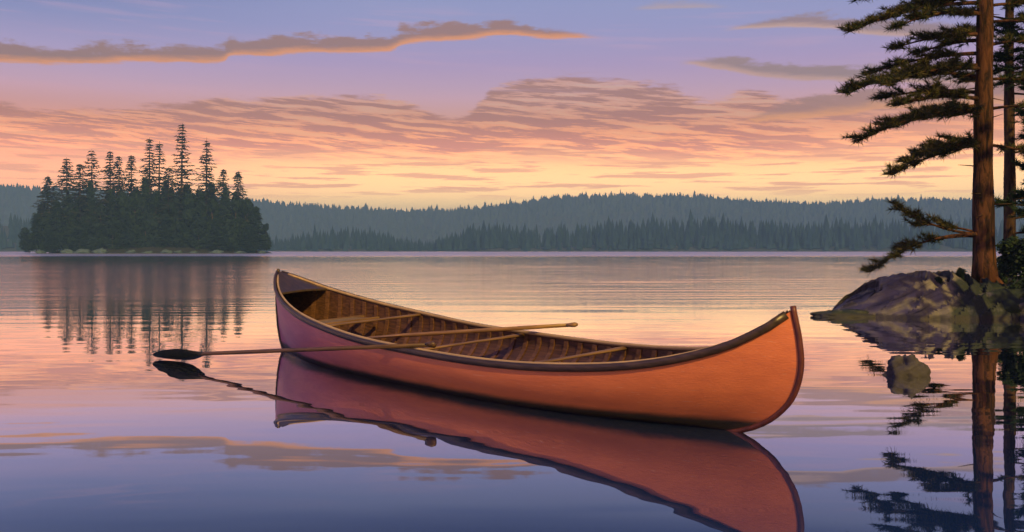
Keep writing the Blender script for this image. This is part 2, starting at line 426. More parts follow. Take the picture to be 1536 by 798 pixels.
# ------------------------------------------------------------------ lake
def wave_h(x, y):
    a = .014 * (max(0, min(1, (y - 9.5) / 20.0)) ** .9) * max(0, min(1, (150 - y) / 30.0)) * max(0, min(1, (118 - abs(x)) / 10))
    if a <= 0: return 0.0
    g = .75 + .7 * mnoise.noise(Vector((x * .035, y * .05, 4)))
    n = .8 * mnoise.noise(Vector((x * .24, y * 1.05, 0))) + .62 * mnoise.noise(Vector((x * .45, y * 2.1, 7))) + .30 * mnoise.noise(Vector((x * .8, y * 4.0, 3)))
    return a * g * n
m = MB()
xs = [-2600, -900, -300, -120] + [-120 + 1.25 * k for k in range(1, 192)] + [120, 300, 900, 2600]
ys = [-900, -100, 0, 8]; q = 8.0
while q < 149: q += .08 if q < 34 else .15 if q < 60 else .3; ys.append(q)
ys += [151, 300, 900, 2300]
m.grid([[(x, y, wave_h(x, y) if 8 < y < 150 else 0) for x in xs] for y in ys], True)
tag(m.build('lake', M['water']), 'calm lake mirroring the sunset sky', kind='structure')

# ------------------------------------------------------------------ hills and far forest
ridge = [(-400, 286), (0, 281), (90, 283), (200, 290), (320, 297), (400, 303), (450, 308), (520, 314), (600, 318), (680, 317), (740, 310), (800, 301), (850, 294),
         (950, 294), (1040, 295), (1100, 303), (1180, 306), (1260, 303), (1350, 301), (1450, 303), (1536, 302), (1950, 296)]
RD = 1250.0
def ridge_z(x, y):
    px = 768 + F * x / RD * 1.0
    top = (Y0 - interp(ridge, px) - 5.0) / F * RD + H
    t = (y - 900) / (RD - 900)
    t = max(0, min(1, t)); k = t * t * (3 - 2 * t)
    back = max(0, (y - RD) / 700)
    return -2 + (top + 2) * k * (1 - .5 * min(1, back)) + fbm(x * .008, y * .008, 1) * 3.0 * k
m = MB(); rows = []
for j in range(26):
    y = 880 + j * 40
    rows.append([(x, y, ridge_z(x, y)) for x in range(-1400, 1401, 14)])
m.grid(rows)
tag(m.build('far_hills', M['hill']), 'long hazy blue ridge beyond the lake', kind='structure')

def cone_tree(m, x, y, z, h, r, tiers=3, n=5, rg=rnd):
    vs = []; fs = []
    for t in range(tiers):
        zb = z + h * (.05 + .75 * t / tiers); zt = z + h * min(1, (t + 1.7) / tiers * .62 + .38 if tiers > 1 else 1)
        if t == tiers - 1: zt = z + h
        rr = r * (1 - .72 * t / tiers); o = len(vs); a0 = rg.random() * 6
        for k in range(n):
            a = a0 + 2 * math.pi * k / n; q = rr * rg.uniform(.6, 1.15)
            vs.append((x + q * math.cos(a), y + q * math.sin(a), zb + rg.uniform(-.04, .06) * h))
        vs.append((x, y, zt))
        for k in range(n): fs.append((o + k, o + (k + 1) % n, o + n))
    m.add(vs, fs)
m = MB()
for i in range(9000):
    x = rnd.uniform(-1150, 1150); y = rnd.uniform(1010, RD + 30)
    z = ridge_z(x, y)
    cone_tree(m, x, y, z - 2, rnd.uniform(6, 12) * (1.25 if rnd.random() < .06 else 1), rnd.uniform(3, 5.5), 1, 4)
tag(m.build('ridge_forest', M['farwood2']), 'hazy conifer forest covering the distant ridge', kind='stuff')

shore = [(-500, 300), (0, 305), (20, 316), (50, 326), (90, 332), (200, 342), (330, 350), (410, 352), (470, 341), (520, 337), (560, 341), (600, 355), (640, 360), (670, 350),
         (700, 338), (760, 334), (830, 331), (900, 327), (960, 326), (1010, 322), (1070, 318), (1120, 325), (1200, 326), (1300, 324), (1380, 322), (1536, 322), (2000, 318)]
SD = 585.0
def shore_z(x, y):
    px = 768 + F * x / SD
    top = (Y0 - interp(shore, px)) / F * SD + H - 13.0
    top = max(top, -3)
    t = max(0, min(1, (y - 560) / 75.0)); k = math.sin(t * math.pi / 2)
    return -1.2 + 2.0 * min(1, max(0, (y - 558) / 6)) + (top) * k
m = MB(); rows = []
for y in (552, 558, 562, 568, 576, 586, 600, 618, 640, 680, 730):
    rows.append([(x, y, shore_z(x, y) if y < 660 else shore_z(x, 640) * (1 - (y - 640) / 90) - 1) for x in range(-640, 641, 8)])
m.grid(rows)
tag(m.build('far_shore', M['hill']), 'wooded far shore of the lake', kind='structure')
m = MB()
rf = random.Random(5)
for i in range(3600):
    x = rf.uniform(-620, 620); y = 562 + rf.random() ** 1.4 * 70
    z = shore_z(x, y)
    px = 768 + F * x / y
    room = (Y0 - interp(shore, px)) / F * y + H - z         # space below the tree-top line
    h = min(rf.uniform(8, 16), max(5, room)) * rf.uniform(.74, 1.0) * (1 + .22 * fbm(x * .02, y * .02, 5, 2))
    if rf.random() < .10: h *= 1.22
    cone_tree(m, x, y, z - .5, h, h * rf.uniform(.14, .22), 4, 5, rf)
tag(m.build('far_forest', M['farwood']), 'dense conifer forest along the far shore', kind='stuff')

# ------------------------------------------------------------------ island
ID = 236.0
ic = at(220, 381, ID); IX, IY = ic.x, ID
IR = 29.0; ID2 = 11.0
isl = empty('island', (IX, IY + 4, 0)); bpy.data.objects.remove(isl)
m = MB(); rows = []
for i in range(0, 15):
    rr = i / 14
    rows.append([(IX + math.cos(a) * IR * rr * (1 + .05 * fbm(math.cos(a) * 2, math.sin(a) * 2, 4)), IY + 8 + math.sin(a) * ID2 * rr * (1 + .08 * fbm(math.cos(a) * 3, math.sin(a) * 3, 9)),
                  2.3 * (1 - rr ** 3) - .5 * rr ** 3 + .25 * fbm(math.cos(a) * rr * 6, math.sin(a) * rr * 6)) for a in [2 * math.pi * k / 96 for k in range(97)]])
m.grid(rows)
tag(m.build('island_ground', M['soil']), 'low ground of the wooded island', kind='structure')

def spruce(seed, h, dens=1.0, bare=.25, width=.15):
    """narrow spruce with flat ragged whorls; local origin at foot"""
    rg = random.Random(seed); t = MB(); c = MB()
    t.tube([(0, 0, -.6), (rg.uniform(-.1, .1), 0, h * .5), (rg.uniform(-.1, .1), rg.uniform(-.1, .1), h)], [h * .016, h * .010, .03], 7)
    z = h * bare
    while z < h * .985:
        k = (z - h * bare) / (h * (1 - bare))
        env = width * h * (1 - k) ** .8 * (1 if k > .12 else .75 + k * 2) + .16
        nb_ = rg.randint(4, 7)
        a0 = rg.random() * 6.28
        for j in range(nb_):
            if rg.random() > dens: continue
            a = a0 + 6.28 * j / nb_ + rg.uniform(-.35, .35); L = env * rg.uniform(.55, 1.15)
            ca, sa = math.cos(a), math.sin(a); droop = rg.uniform(-.05, .32)
            nseg = max(3, int(L / .28))
            for q in range(nseg):
                s = (q + rg.random()) / nseg; r = L * s
                zc = z - droop * r + .12 * r * s
                wd = (.30 + .20 * L * (1 - s)) * rg.uniform(.6, 1.2)
                side = rg.uniform(-.5, .5) * wd
                x = ca * r - sa * side; y = sa * r + ca * side
                ang = a + rg.uniform(-.9, .9); l2 = rg.uniform(.45, .95)
                dx_, dy_ = math.cos(ang) * l2, math.sin(ang) * l2; px_, py_ = -math.sin(ang) * .28, math.cos(ang) * .28
                dz_ = rg.uniform(-.38, .10); th = rg.uniform(.04, .24)
                c.add([(x - px_, y - py_, zc), (x + px_, y + py_, zc + th * .4), (x + dx_, y + dy_, zc + dz_), (x, y, zc + th + .08)],
                      [(0, 1, 2), (0, 2, 3), (1, 3, 2)])
            if L > .5:
                t.add([(0, 0, z), (0, 0, z + .09), (ca * L * .85, sa * L * .85, z - droop * L * .85)], [(0, 1, 2)])
        z += rg.uniform(.35, .62) * (1.0 + .5 * (1 - k)) * h / 22
    return t, c
def mk_tree(name, seed, **kw):
    t, c = spruce(seed, **kw)
    e = empty(name, (0, 0, 0)); t.build('trunk', M['bark_far'], e); c.build('crown', M['spruce'], e); return e
ISLG = 'tall spruces on the wooded island'
# px, top py, dist offset, proto, label
tall = [(72, 262, 6, 'slim spruce at the far left end of the island, lowest crown tip'),
        (100, 236, 9, 'bushy spruce near the left end of the island behind the slim one'),
        (138, 224, 8, 'tall leaning spruce left of centre on the island with blunt top'),
        (165, 226, 5, 'straight spruce fourth from the left on the island'),
        (178, 234, 10, 'short spruce tucked right behind the fourth island spruce'),
        (197, 232, 7, 'sparse spruce in the middle of the island beside a sky gap'),
        (224, 206, 6, 'tall thin spruce left of the highest island tree, bare upper trunk'),
        (239, 211, 10, 'narrow spruce just left of the highest island tree'),
        (273, 184, 6, 'highest spruce on the island, thick dark layered crown'),
        (310, 206, 7, 'second highest island spruce, right of the tallest one'),
        (335, 254, 9, 'small thin spruce right of centre on the island'),
        (357, 256, 6, 'stubby spruce at the right end of the island above the thicket'),
        (120, 246, 4, 'low spruce between two bushy ones on the left of the island'),
        (253, 250, 4, 'lower spruce in front of the highest island tree')]
for i, (px, py, off, lab) in enumerate(tall):
    d_ = ID + 1 + off; p = at(px, py, d_); base = 1.6; h = p.z - base
    e = mk_tree('spruce_tree', 100 + i, h=h, dens=(1.0 if i in (8, 1, 3) else .84), bare=(.10 if i in (1, 2, 8) else .18), width=(.27, .30, .27, .20, .22, .20, .17, .17, .185, .18, .25, .24, .26, .2)[i])
    e.location = (p.x, d_, base); tag(e, lab, 'tree', ISLG)

def bush_tree(seed, h, r, leaves, ls=.32, squash=1.0, mat='thicket', trunk=True):
    """broad, full-to-the-ground evergreen made of leaf clumps"""
    rg = random.Random(seed); t = MB(); c = MB()
    t.tube([(0, 0, -.4), (0, 0, h * .45), (.05 * h, 0, h * .8)], [h * .02, h * .013, h * .005], 6)
    lobes = []
    for i in range(int(12)):
        a = rg.random() * 6.28; z = h * rg.uniform(.12, .86); q = r * .62 * math.sqrt(max(.05, 1 - (z / h) ** 1.7)) * rg.uniform(.3, 1)
        lobes.append((q * math.cos(a), q * math.sin(a), z, r * rg.uniform(.30, .50) * (1.15 - .6 * z / h)))
        t.tube([(0, 0, z * .55), (q * math.cos(a) * .9, q * math.sin(a) * .9, z)], [h * .006, h * .002], 4)
    lobes.append((0, 0, h * .9, r * .24))
    for i in range(leaves):
        cx, cy, cz, cr = rg.choice(lobes)
        u_ = Vector((rg.gauss(0, 1), rg.gauss(0, 1), rg.gauss(0, 1))).normalized() * cr * rg.uniform(.55, 1.12)
        x, y, z = cx + u_.x, cy + u_.y, cz + u_.z * 1.1 * squash
        if z < .05 * h: z = .05 * h * rg.random()
        n = (u_.normalized() + Vector((rg.uniform(-.8, .8), rg.uniform(-.8, .8), rg.uniform(-.3, .9)))).normalized()
        a = n.orthogonal().normalized(); a = (Matrix.Rotation(rg.random() * 6.28, 3, n) @ a); bb = n.cross(a)
        s1 = ls * rg.uniform(.6, 1.3); s2 = s1 * rg.uniform(.4, .7)
        P = Vector((x, y, z))
        c.add([P - a * s1, P - bb * s2, P + a * s1 + n * s2 * .3, P + bb * s2], [(0, 1, 2, 3)])
    return t, c
mound = [(28, 366), (36, 350), (60, 326), (80, 312), (110, 300), (150, 294), (200, 290), (250, 288), (300, 290), (340, 298), (370, 306), (385, 318), (397, 338), (407, 362)]
bp_protos = []
for k in range(5):
    if k in (1, 3): t, c = spruce(70 + k, 9.0, 1.0, .03, .30)
    else: t, c = bush_tree(50 + k, 8.5, 3.4, 2400, .34)
    e = empty('bushy_cedar', (0, 0, 0)); t.build('trunk', M['bark_far'], e); c.build('crown', M['thicket'], e)
    bp_protos.append(e)
rg = random.Random(3)
plist = []
px = 38
while px < 402:
    plist.append((px, rg.uniform(0, 2.5), 1.0)); px += rg.uniform(14, 19)
px = 62
while px < 385:
    plist.append((px, rg.uniform(5, 8), 1.04)); px += rg.uniform(16, 22)
px = 44
while px < 398:
    plist.append((px, rg.uniform(-2.0, -.8), .55)); px += rg.uniform(20, 30)
used = set()
side_words = lambda px: ('left end' if px < 90 else 'left part' if px < 170 else 'middle' if px < 270 else 'right part' if px < 350 else 'right end')
for i, (px, off, k) in enumerate(plist):
    pr = i % 5
    e = bp_protos[pr] if pr not in used else copy_thing(bp_protos[pr])
    used.add(pr)
    d_ = ID + 3 + off; p = at(px, 0, d_)
    top = at(px, interp(mound, px) + rg.uniform(-14, 10) - (8 if pr in (1, 3) else 0), d_).z
    base = .9 if off > 0 else .25
    h = max(1.6, (top - base) * k)
    sc = h / 8.9; sx = max(.55, min(1.05, sc)) * rg.uniform(.9, 1.15)
    e.scale = (sx, sx, sc); e.location = (p.x, d_, base); e.rotation_euler = (0, 0, rg.uniform(0, 6.28))
    row = 'front' if k < .9 else 'middle' if off < 4 else 'back'
    tag(e, 'dark green bushy cedar in the thicket, %s row at the %s of the island' % (row, side_words(px)), 'tree',
        'bushy cedars of the %s row, %s of the island' % (row, side_words(px)))

def rock(seed, sx, sy, sz, mat, sub=24, rough=.22, strata=.0, slope=.4, frq=1.0):
    m = MB(); rows = []
    for i in range(sub + 1):
        th = math.pi * i / sub
        row = []
        for j in range(sub * 2 + 1):
            ph = 2 * math.pi * (j % (sub * 2)) / (sub * 2)
            n = Vector((math.sin(th) * math.cos(ph), math.sin(th) * math.sin(ph), math.cos(th)))
            k = 1 + rough * fbm(n.x * frq * 1.4 + seed, n.y * frq * 1.4, n.z * frq * 1.4, 5) + rough * .35 * mnoise.cell(n * 2.3 + Vector((seed, 0, 0)))
            q = Vector((n.x * sx, n.y * sy, n.z * sz)) * k
            if strata:
                s = (q.z - q.x * slope) * strata; fr = s - math.floor(s)
                q *= 1 - .05 * (1 if fr < .16 else 0)
            row.append(q)
        rows.append(row)
    m.grid(rows, True)
    return m
for i, (px, w_, h_, lab) in enumerate([(62, 10, 5, 'small dark boulder at the left tip of the island'), (100, 14, 7, 'pale boulder below the bushy trees on the left of the island'),
        (122, 20, 10, 'broad flat pale rock on the left of the island shore'), (150, 17, 9, 'long pale slab above the island waterline left of centre'),
        (197, 12, 6, 'bright bluish rock at the middle of the island shore'), (222, 12, 4, 'low flat rock right of the bright bluish one'),
        (250, 13, 7, 'greenish rock under the highest spruce of the island'), (268, 9, 6, 'rounded rock just right of the greenish island rock'),
        (290, 9, 4, 'narrow low rock on the right part of the island shore'), (325, 15, 6, 'pale rock below the right thicket of the island'),
        (360, 12, 4, 'flat dark rock near the right end of the island shore'), (392, 9, 4, 'little rock at the right tip of the island')]):
    d_ = ID - 2.5; p = at(px, 380, d_); s = d_ / F
    o = rock(i * 7.3, w_ * s * .62, 1.3, h_ * s * .6, M['rock_far'], 12, .5).build('shore_rock', M['rock_far'])
    o.location = (p.x, d_, .15); tag(o, lab, 'rock', 'pale rocks along the island shore')

# ------------------------------------------------------------------ canoe
SX, SY = -2.16, 9.42; BX, BY = 1.19, 5.16
ax = Vector((BX - SX, BY - SY, 0)); LH = ax.length / 2; ax.normalize()
canoe = empty('canoe', ((SX + BX) / 2, (SY + BY) / 2, 0), math.atan2(ax.y, ax.x))
canoe.rotation_euler = (R(3.6), 0, math.atan2(ax.y, ax.x))
tag(canoe, 'wooden canoe, plum shade at the stern and orange glow at the bow painted in, afloat on calm water', 'canoe')
KEEL = -.105
bowp = [(-.105, 2.15), (0, LH - .05), (.05, LH + .10), (.12, LH + .22), (.22, LH + .32), (.36, LH + .375), (.5, LH + .375), (.66, LH + .345)]
strp = [(-.105, -2.2), (0, -LH + .02), (.05, -LH - .03), (.12, -LH - .06), (.25, -LH - .085), (.5, -LH - .08), (.78, -LH - .01)]
sheer_p = [(0, .740), (.04, .665), (.10, .565), (.2, .455), (.3, .385), (.42, .325), (.55, .300), (.68, .292), (.78, .312), (.87, .365), (.94, .465), (.98, .575), (1, .655)]
def sheer(u): return smooth(sheer_p, u)
BM = .51
def beam(u): return BM * max(0, 1 - abs(2 * u - 1) ** 2.8) ** .86
def hp(u, v, off=0.0, side=1, zmin=None):
    """hull point; v 0 keel..1 sheer; off = inward offset"""
    e = abs(2 * u - 1) ** 7
    th = v * math.pi / 2
    wr = math.sin(th) ** .90; zr = (1 - math.cos(th)) ** 1.0
    wv = v ** .9; zv = v
    k = min(1, e * 1.1)
    wf = lerp(wr, wv, k); zf = lerp(zr, zv, k)
    wf *= 1 + .05 * math.sin(math.pi * v) * (1 - k)       # slight tumblehome
    z = KEEL + (sheer(u) - KEEL) * zf
    s0 = smooth(strp, z) + off * .8; s1 = smooth(bowp, z) - off * .8
    wdt = max(0, beam(u) * wf - off)
    if zmin is not None: z = max(z, zmin)
    return Vector((s0 + (s1 - s0) * u, side * wdt, z))
US = [0, .003, .008, .015, .025, .04, .06] + [.08 + .84 * i / 48 for i in range(49)] + [.94, .96, .975, .985, .992, .997, 1]
VS = [i / 22 for i in range(23)]
def hull(off, zmin=None, vmax=1.0):
    m = MB()
    m.grid([[hp(u, v * vmax, off, -1, zmin) for v in reversed(VS)] + [hp(u, v * vmax, off, 1, zmin) for v in VS[1:]] for u in US])
    return m
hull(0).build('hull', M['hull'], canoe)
inner = hull(.020, .022)
inner.f = [f[::-1] for f in inner.f]
inner.build('planking', M['planks'], canoe)
# rails
def rail(side, off, rad, sq, dz, u0, u1, name, mat, n=70):
    m = MB(); pts = []
    for i in range(n + 1):
        u = u0 + (u1 - u0) * i / n
        p = hp(u, 1, 0, side); p.y = side * max(0.004, abs(p.y) - off); p.z += dz; pts.append(p)
    m.tube(pts, rad, 10, sq, Vector((0, 0, 1)))
    return m.build(name, mat, canoe)
rail(-1, -.006, .018, (.8, 1.25), -.004, .004, .996, 'outer_gunwale', M['rail'])
rail(1, -.006, .018, (.8, 1.25), -.004, .004, .996, 'outer_gunwale', M['rail'])
rail(-1, .024, .012, (.8, 1.1), .010, .02, .975, 'inner_gunwale', M['inrail'])
rail(1, .024, .012, (.8, 1.1), .010, .02, .975, 'inner_gunwale', M['inrail'])
# stem bands
def stemband(u, prof, z0, z1):
    m = MB(); pts = []
    for i in range(26):
        z = lerp(z0, z1, i / 25); pts.append((smooth(prof, z) + (.004 if u else -.004), 0, z))
    m.tube(pts, .015, 10, None, Vector((0, 1, 0))); return m
stemband(1, bowp, -.05, .675).build('stem_band', M['stem'], canoe)
stemband(0, strp, -.05, .765).build('stem_band', M['rail'], canoe)
# decks
def deck(ua, ub):
    m = MB(); top = []; 
    for i in range(15):
        u = lerp(ua, ub, i / 14); row = []
        a = hp(u, 1, .014, -1); c = hp(u, 1, .014, 1)
        for j in range(9):
            q = a.lerp(c, j / 8); q.z += .004 + .012 * math.sin(math.pi * j / 8); row.append(q)
        top.append(row)
    m.grid(top); m.grid([[q - Vector((0, 0, .016)) for q in r] for r in top])
    r = top[-1]; m.grid([r, [q - Vector((0, 0, .016)) for q in r]])
    r = top[0]; m.grid([r, [q - Vector((0, 0, .016)) for q in r]])
    return m
deck(.004, .095).build('deck', M['deck'], canoe)
deck(.996, .915).build('deck', M['deck'], canoe)
# ribs
for i in range(34):
    u = .07 + .86 * i / 33; m = MB(); rows = []
    for k in range(25):
        vv = abs(k - 12) / 12; side = -1 if k < 12 else 1; v = max(0.02, vv)
        ro = []
        for (du, of) in ((-.0038, .020), (-.0036, .029), (.0036, .029), (.0038, .020)):
            p = hp(u + du, v * .985, of, side, .024 if of < .025 else .032); ro.append(p)
        rows.append(ro)
    m.grid(rows, False); m.build('rib', M['rib'], canoe)
# thwarts
for u in (.30, .53, .72):
    m = MB(); a = hp(u, 1, .02, -1); c = hp(u, 1, .02, 1); n = 10; pts = [a.lerp(c, i / n) - Vector((0, 0, .012)) for i in range(n + 1)]
    m.tube(pts, [.034 - .012 * math.sin(math.pi * i / n) for i in range(n + 1)], 8, (1, .4)); m.build('thwart', M['thwart'], canoe)
# seats
for u in (.20, .83):
    a = hp(u, .86, .03, -1); wd = min(abs(hp(u + e_, .86, .04, -1).y) for e_ in (-.03, 0, .03))
    m = MB(); hw = .13
    for sx_ in (-hw, hw): m.box((a.x + sx_ - .018, -wd, a.z - .016), (a.x + sx_ + .018, wd, a.z + .012))
    for sy_ in (-1, 1): m.box((a.x - hw + .019, sy_ * wd * .72 - .016, a.z - .014), (a.x + hw - .019, sy_ * wd * .72 + .016, a.z + .010))
    so_ = m.build('seat', M['thwart'], canoe)
    m = MB(); m.box((a.x - hw + .017, -wd * .71, a.z + .002), (a.x + hw - .017, wd * .71, a.z + .008)); m.build('cane_panel', M['cane'], so_)

# ------------------------------------------------------------------ paddles
def paddle(tip, grip, blade_len, label, mats, roll=0.0):
    tip = Vector(tip); grip = Vector(grip); dirv = grip - tip; L = dirv.length
    e = empty('paddle', tip); q = dirv.to_track_quat('X', 'Z'); e.rotation_mode = 'QUATERNION'
    from mathutils import Quaternion
    e.rotation_quaternion = q @ Quaternion((1, 0, 0), R(roll))
    m = MB(); n = 20; rows_t = []; rows_b = []
    for i in range(n + 1):
        s = i / n; x = s * blade_len
        wd = .085 * (math.sin(math.pi * min(1, s * 1.55 + .04) / 2) ** .55 if s < .62 else lerp(1, .2, ((s - .62) / .38) ** 1.3))
        if i == 0: wd = .02
        th = .005 + .010 * s
        rows_t.append([(x, wd * c, th * (1 - c * c)) for c in (-1, -.6, 0, .6, 1)])
        rows_b.append([(x, wd * c, -th * (1 - c * c)) for c in (-1, -.6, 0, .6, 1)])
    m.grid(rows_t); m.grid([r[::-1] for r in rows_b]); m.build('blade', M[mats[1]], e)
    m = MB(); m.tube([(blade_len * .45, 0, 0), (blade_len, 0, 0), (L * .6, 0, 0), (L - .05, 0, 0)], [.006, .016, .0165, .014], 10); m.build('shaft', M[mats[0]], e)
    m = MB(); m.tube([(L - .06, 0, 0), (L - .03, 0, 0), (L, 0, 0), (L + .02, 0, 0)], [.014, .019, .023, .012], 10, (1.3, .8)); m.build('grip', M[mats[0]], e)
    return tag(e, label, 'paddle', None)
P0 = at(231, 534, 8.62); P0.z = .030
gk = hp(.545, 1, 0, -1)
bpy.context.view_layer.update()
Mc = canoe.matrix_world
near_pt = Mc @ (hp(.53, 1, 0, -1) + Vector((0, 0, .030)))
end = near_pt + (near_pt - P0).normalized() * .24
paddle(P0, end, .74, 'long dark wooden paddle over the near gunwale, its blade resting on the water at left', ('paddle', 'paddle_blade'), roll=-38)
g1 = at(862, 487, 6.99); g0 = at(766, 493, 7.28)
dd = (g0 - g1).normalized()
paddle(g1 + dd * 2.05, g1, .5, 'pale wooden paddle lying lengthwise inside the canoe, grip raised above the far gunwale', ('paddle_pale', 'paddle_pale'))

# ------------------------------------------------------------------ right bank
BD = 14.0
def bank_h(x, y):
    # rises away from the waterline running along y = 13.9 and x = 6.4
    dist = min((x - 6.5) * .9, (y - 13.9)); dist = max(dist, (x - (.55 * y + .9)) * .9) if y < 14.5 else dist; dist = min(dist, (16.2 + max(0, x - 7.2) * 1.3 - y))
    k = max(-1, min(1, dist / 1.6))
    return (.50 * math.sin(max(0, k) * math.pi / 2) + .4 * min(0, k)) + max(0, min(1, (x - 9) / 20)) * 1.6 * max(0, min(1, k)) + .09 * fbm(x * .9, y * .9, 2) * max(0, k + .3)
m = MB(); rows = []
yy = -12
ylist = []
while yy < 46: ylist.append(yy); yy += .22 if 12 < yy < 22 else .6 if yy < 12 else 1.5
xl = []; xx = .6
while xx < 60: xl.append(xx); xx += .22 if xx < 14 else 2
for y in ylist: rows.append([(x, y, bank_h(x, y)) for x in xl])
m.grid(rows)
tag(m.build('bank', M['soil']), 'dark mossy shore at the right of the lake', kind='structure')

def ledge(cx, cy, rx, ry, top, seed, strata, nose, n=110, mat='ledge'):
    """low whaleback of tilted slabs; outline fitted to the water"""
    m = MB(); rows = []
    for i in range(n + 1):
        row = []
        for j in range(n + 1):
            u_ = -1 + 2 * i / n; v_ = -1 + 2 * j / n
            x = u_ * math.sqrt(max(0, 1 - v_ * v_ / 2)); y = v_ * math.sqrt(max(0, 1 - u_ * u_ / 2))
            r = math.sqrt(x * x + y * y)
            k = max(0, 1 - r ** 1.9)
            hh = top * k ** .80
            wx = x * rx; wy = y * ry
            # steeper, stepped slabs tilting up to the right
            s = (hh - wx * nose) * strata + .7 * fbm(wx * .8 + seed, wy * .8, 1)
            fr = s - math.floor(s)
            step = (fr ** 2) * .13 - (.09 if fr < .14 else 0)
            hh += (step - .02) * min(1, k * 4) + .05 * fbm(wx * 2.2 + seed, wy * 2.2, 3) * min(1, k * 5)
            if r > .97: hh -= .25 * (r - .97) / .03
            hh += .018 * (1 - abs(mnoise.noise(Vector((wx * 5 + seed, wy * 5, hh * 6)))) * 3) * min(1, k * 4)
            row.append((wx * (1 + .04 * fbm(y * 3, seed, 0)), wy * (1 + .10 * fbm(x * 3, seed + 4, 0)), hh))
        rows.append(row)
    m.grid(rows, False)
    o = m.build('rock_ledge', M[mat]); o.location = (cx, cy, -.02)
    return o
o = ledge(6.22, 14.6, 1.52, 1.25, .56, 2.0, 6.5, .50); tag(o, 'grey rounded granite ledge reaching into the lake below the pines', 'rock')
o = rock(3.1, .50, .30, .10, M['ledge'], 24, .25, 0, .4); o = o.build('low_rock', M['ledge']); o.location = (4.74, 14.1, .0)
tag(o, 'flat pointed rock lying low at the left tip of the granite ledge', 'rock')
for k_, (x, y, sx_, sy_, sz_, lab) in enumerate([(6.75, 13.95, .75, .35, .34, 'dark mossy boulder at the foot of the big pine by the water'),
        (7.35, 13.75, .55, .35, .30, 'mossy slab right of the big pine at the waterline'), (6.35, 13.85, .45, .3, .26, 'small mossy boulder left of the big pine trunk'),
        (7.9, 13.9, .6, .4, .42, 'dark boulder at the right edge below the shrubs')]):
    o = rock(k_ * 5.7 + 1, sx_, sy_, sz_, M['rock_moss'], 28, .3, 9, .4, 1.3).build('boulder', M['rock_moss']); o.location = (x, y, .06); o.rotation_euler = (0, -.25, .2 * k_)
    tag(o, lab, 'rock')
# small rock standing out of the water, nearer
p = at(1360, 563, 7.5)
o = rock(9.4, .150, .13, .14, M['rock_dark'], 24, .3, 0, .4, 1.5).build('rock', M['rock_dark']); o.location = (p.x, 7.5, .0); o.scale = (1, 1, 1.0)
tag(o, 'small lone grey stone sticking out of the calm water right of the canoe', 'rock')

# ------------------------------------------------------------------ pines
def tuft(m, P, dirv, rg, L=.125, n=24, w=.0065):
    dirv = dirv.normalized()
    for i in range(n):
        v = (dirv * rg.uniform(.2, 1.0) + Vector((rg.gauss(0, .6), rg.gauss(0, .6), rg.gauss(.22, .42)))).normalized()
        l = L * rg.uniform(.6, 1.1); s = v.cross(Vector((rg.random() - .5, rg.random() - .5, rg.random() - .5))).normalized() * w
        b0 = P - dirv * rg.uniform(0, .07)
        m.add([b0 - s, b0 + s, b0 + v * l], [(0, 1, 2)])
def bough(tree, base, tip, rg, sag=.10, spread=.32, thick=.03, fol0=.25, mat='needles', bark='bark', dens=1.0, up=0.0):
    """limb from the trunk, with flat sprays of needle tufts along its outer part"""
    base = Vector(base); tip = Vector(tip); L = (tip - base).length
    def pt(s):
        p = base.lerp(tip, s); p.z += sag * L * 4 * s * (1 - s) * .5; p.z += up * s * s; return p
    w_ = MB(); nd = MB()
    n = 10; w_.tube([pt(i / n) for i in range(n + 1)], [thick * (1 - .8 * i / n) for i in range(n + 1)], 6)
    fwd = (tip - base).normalized(); side = fwd.cross(Vector((0, 0, 1))).normalized()
    nt = max(5, int(L * 12 * dens)); ph_ = rg.random() * 6
    for i in range(nt):
        s = fol0 + (1 - fol0) * (i + rg.random()) / nt; P = pt(s)
        if math.sin(s * L * 11 + ph_) < -.55 and s < .9: continue          # bare gaps between sprays
        sg = 1 if i % 2 else -1
        tl = spread * (1.15 - .75 * s) * rg.uniform(.5, 1.25) * min(1, (s - fol0) * 6 + .45)
        dr = (fwd * rg.uniform(.4, 1.1) + side * sg * rg.uniform(.35, 1.0) + Vector((0, 0, rg.uniform(-.22, .42)))).normalized()
        Q = P + dr * tl; w_.tube([P, P.lerp(Q, .5) + Vector((0, 0, -.01)), Q], [thick * .28, thick * .2, .002], 4)
        k = max(2, int(tl / .055))
        for j in range(k):
            f_ = (j + .6) / k
            T = P.lerp(Q, f_) + Vector((rg.uniform(-.02, .02), rg.uniform(-.02, .02), rg.uniform(-.01, .03)))
            tuft(nd, T, dr + Vector((0, 0, .15)), rg)
            if rg.random() < .6:
                d2 = (dr + side * rg.uniform(-1, 1) + Vector((0, 0, rg.uniform(-.2, .35)))).normalized(); T2 = T + d2 * rg.uniform(.05, .14)
                tuft(nd, T2, d2, rg)
    for j in range(4): tuft(nd, pt(1 - j * .03), fwd, rg)
    lo = w_.build('limb', M[bark], tree)
    nd.build('needles', M[mat], lo)
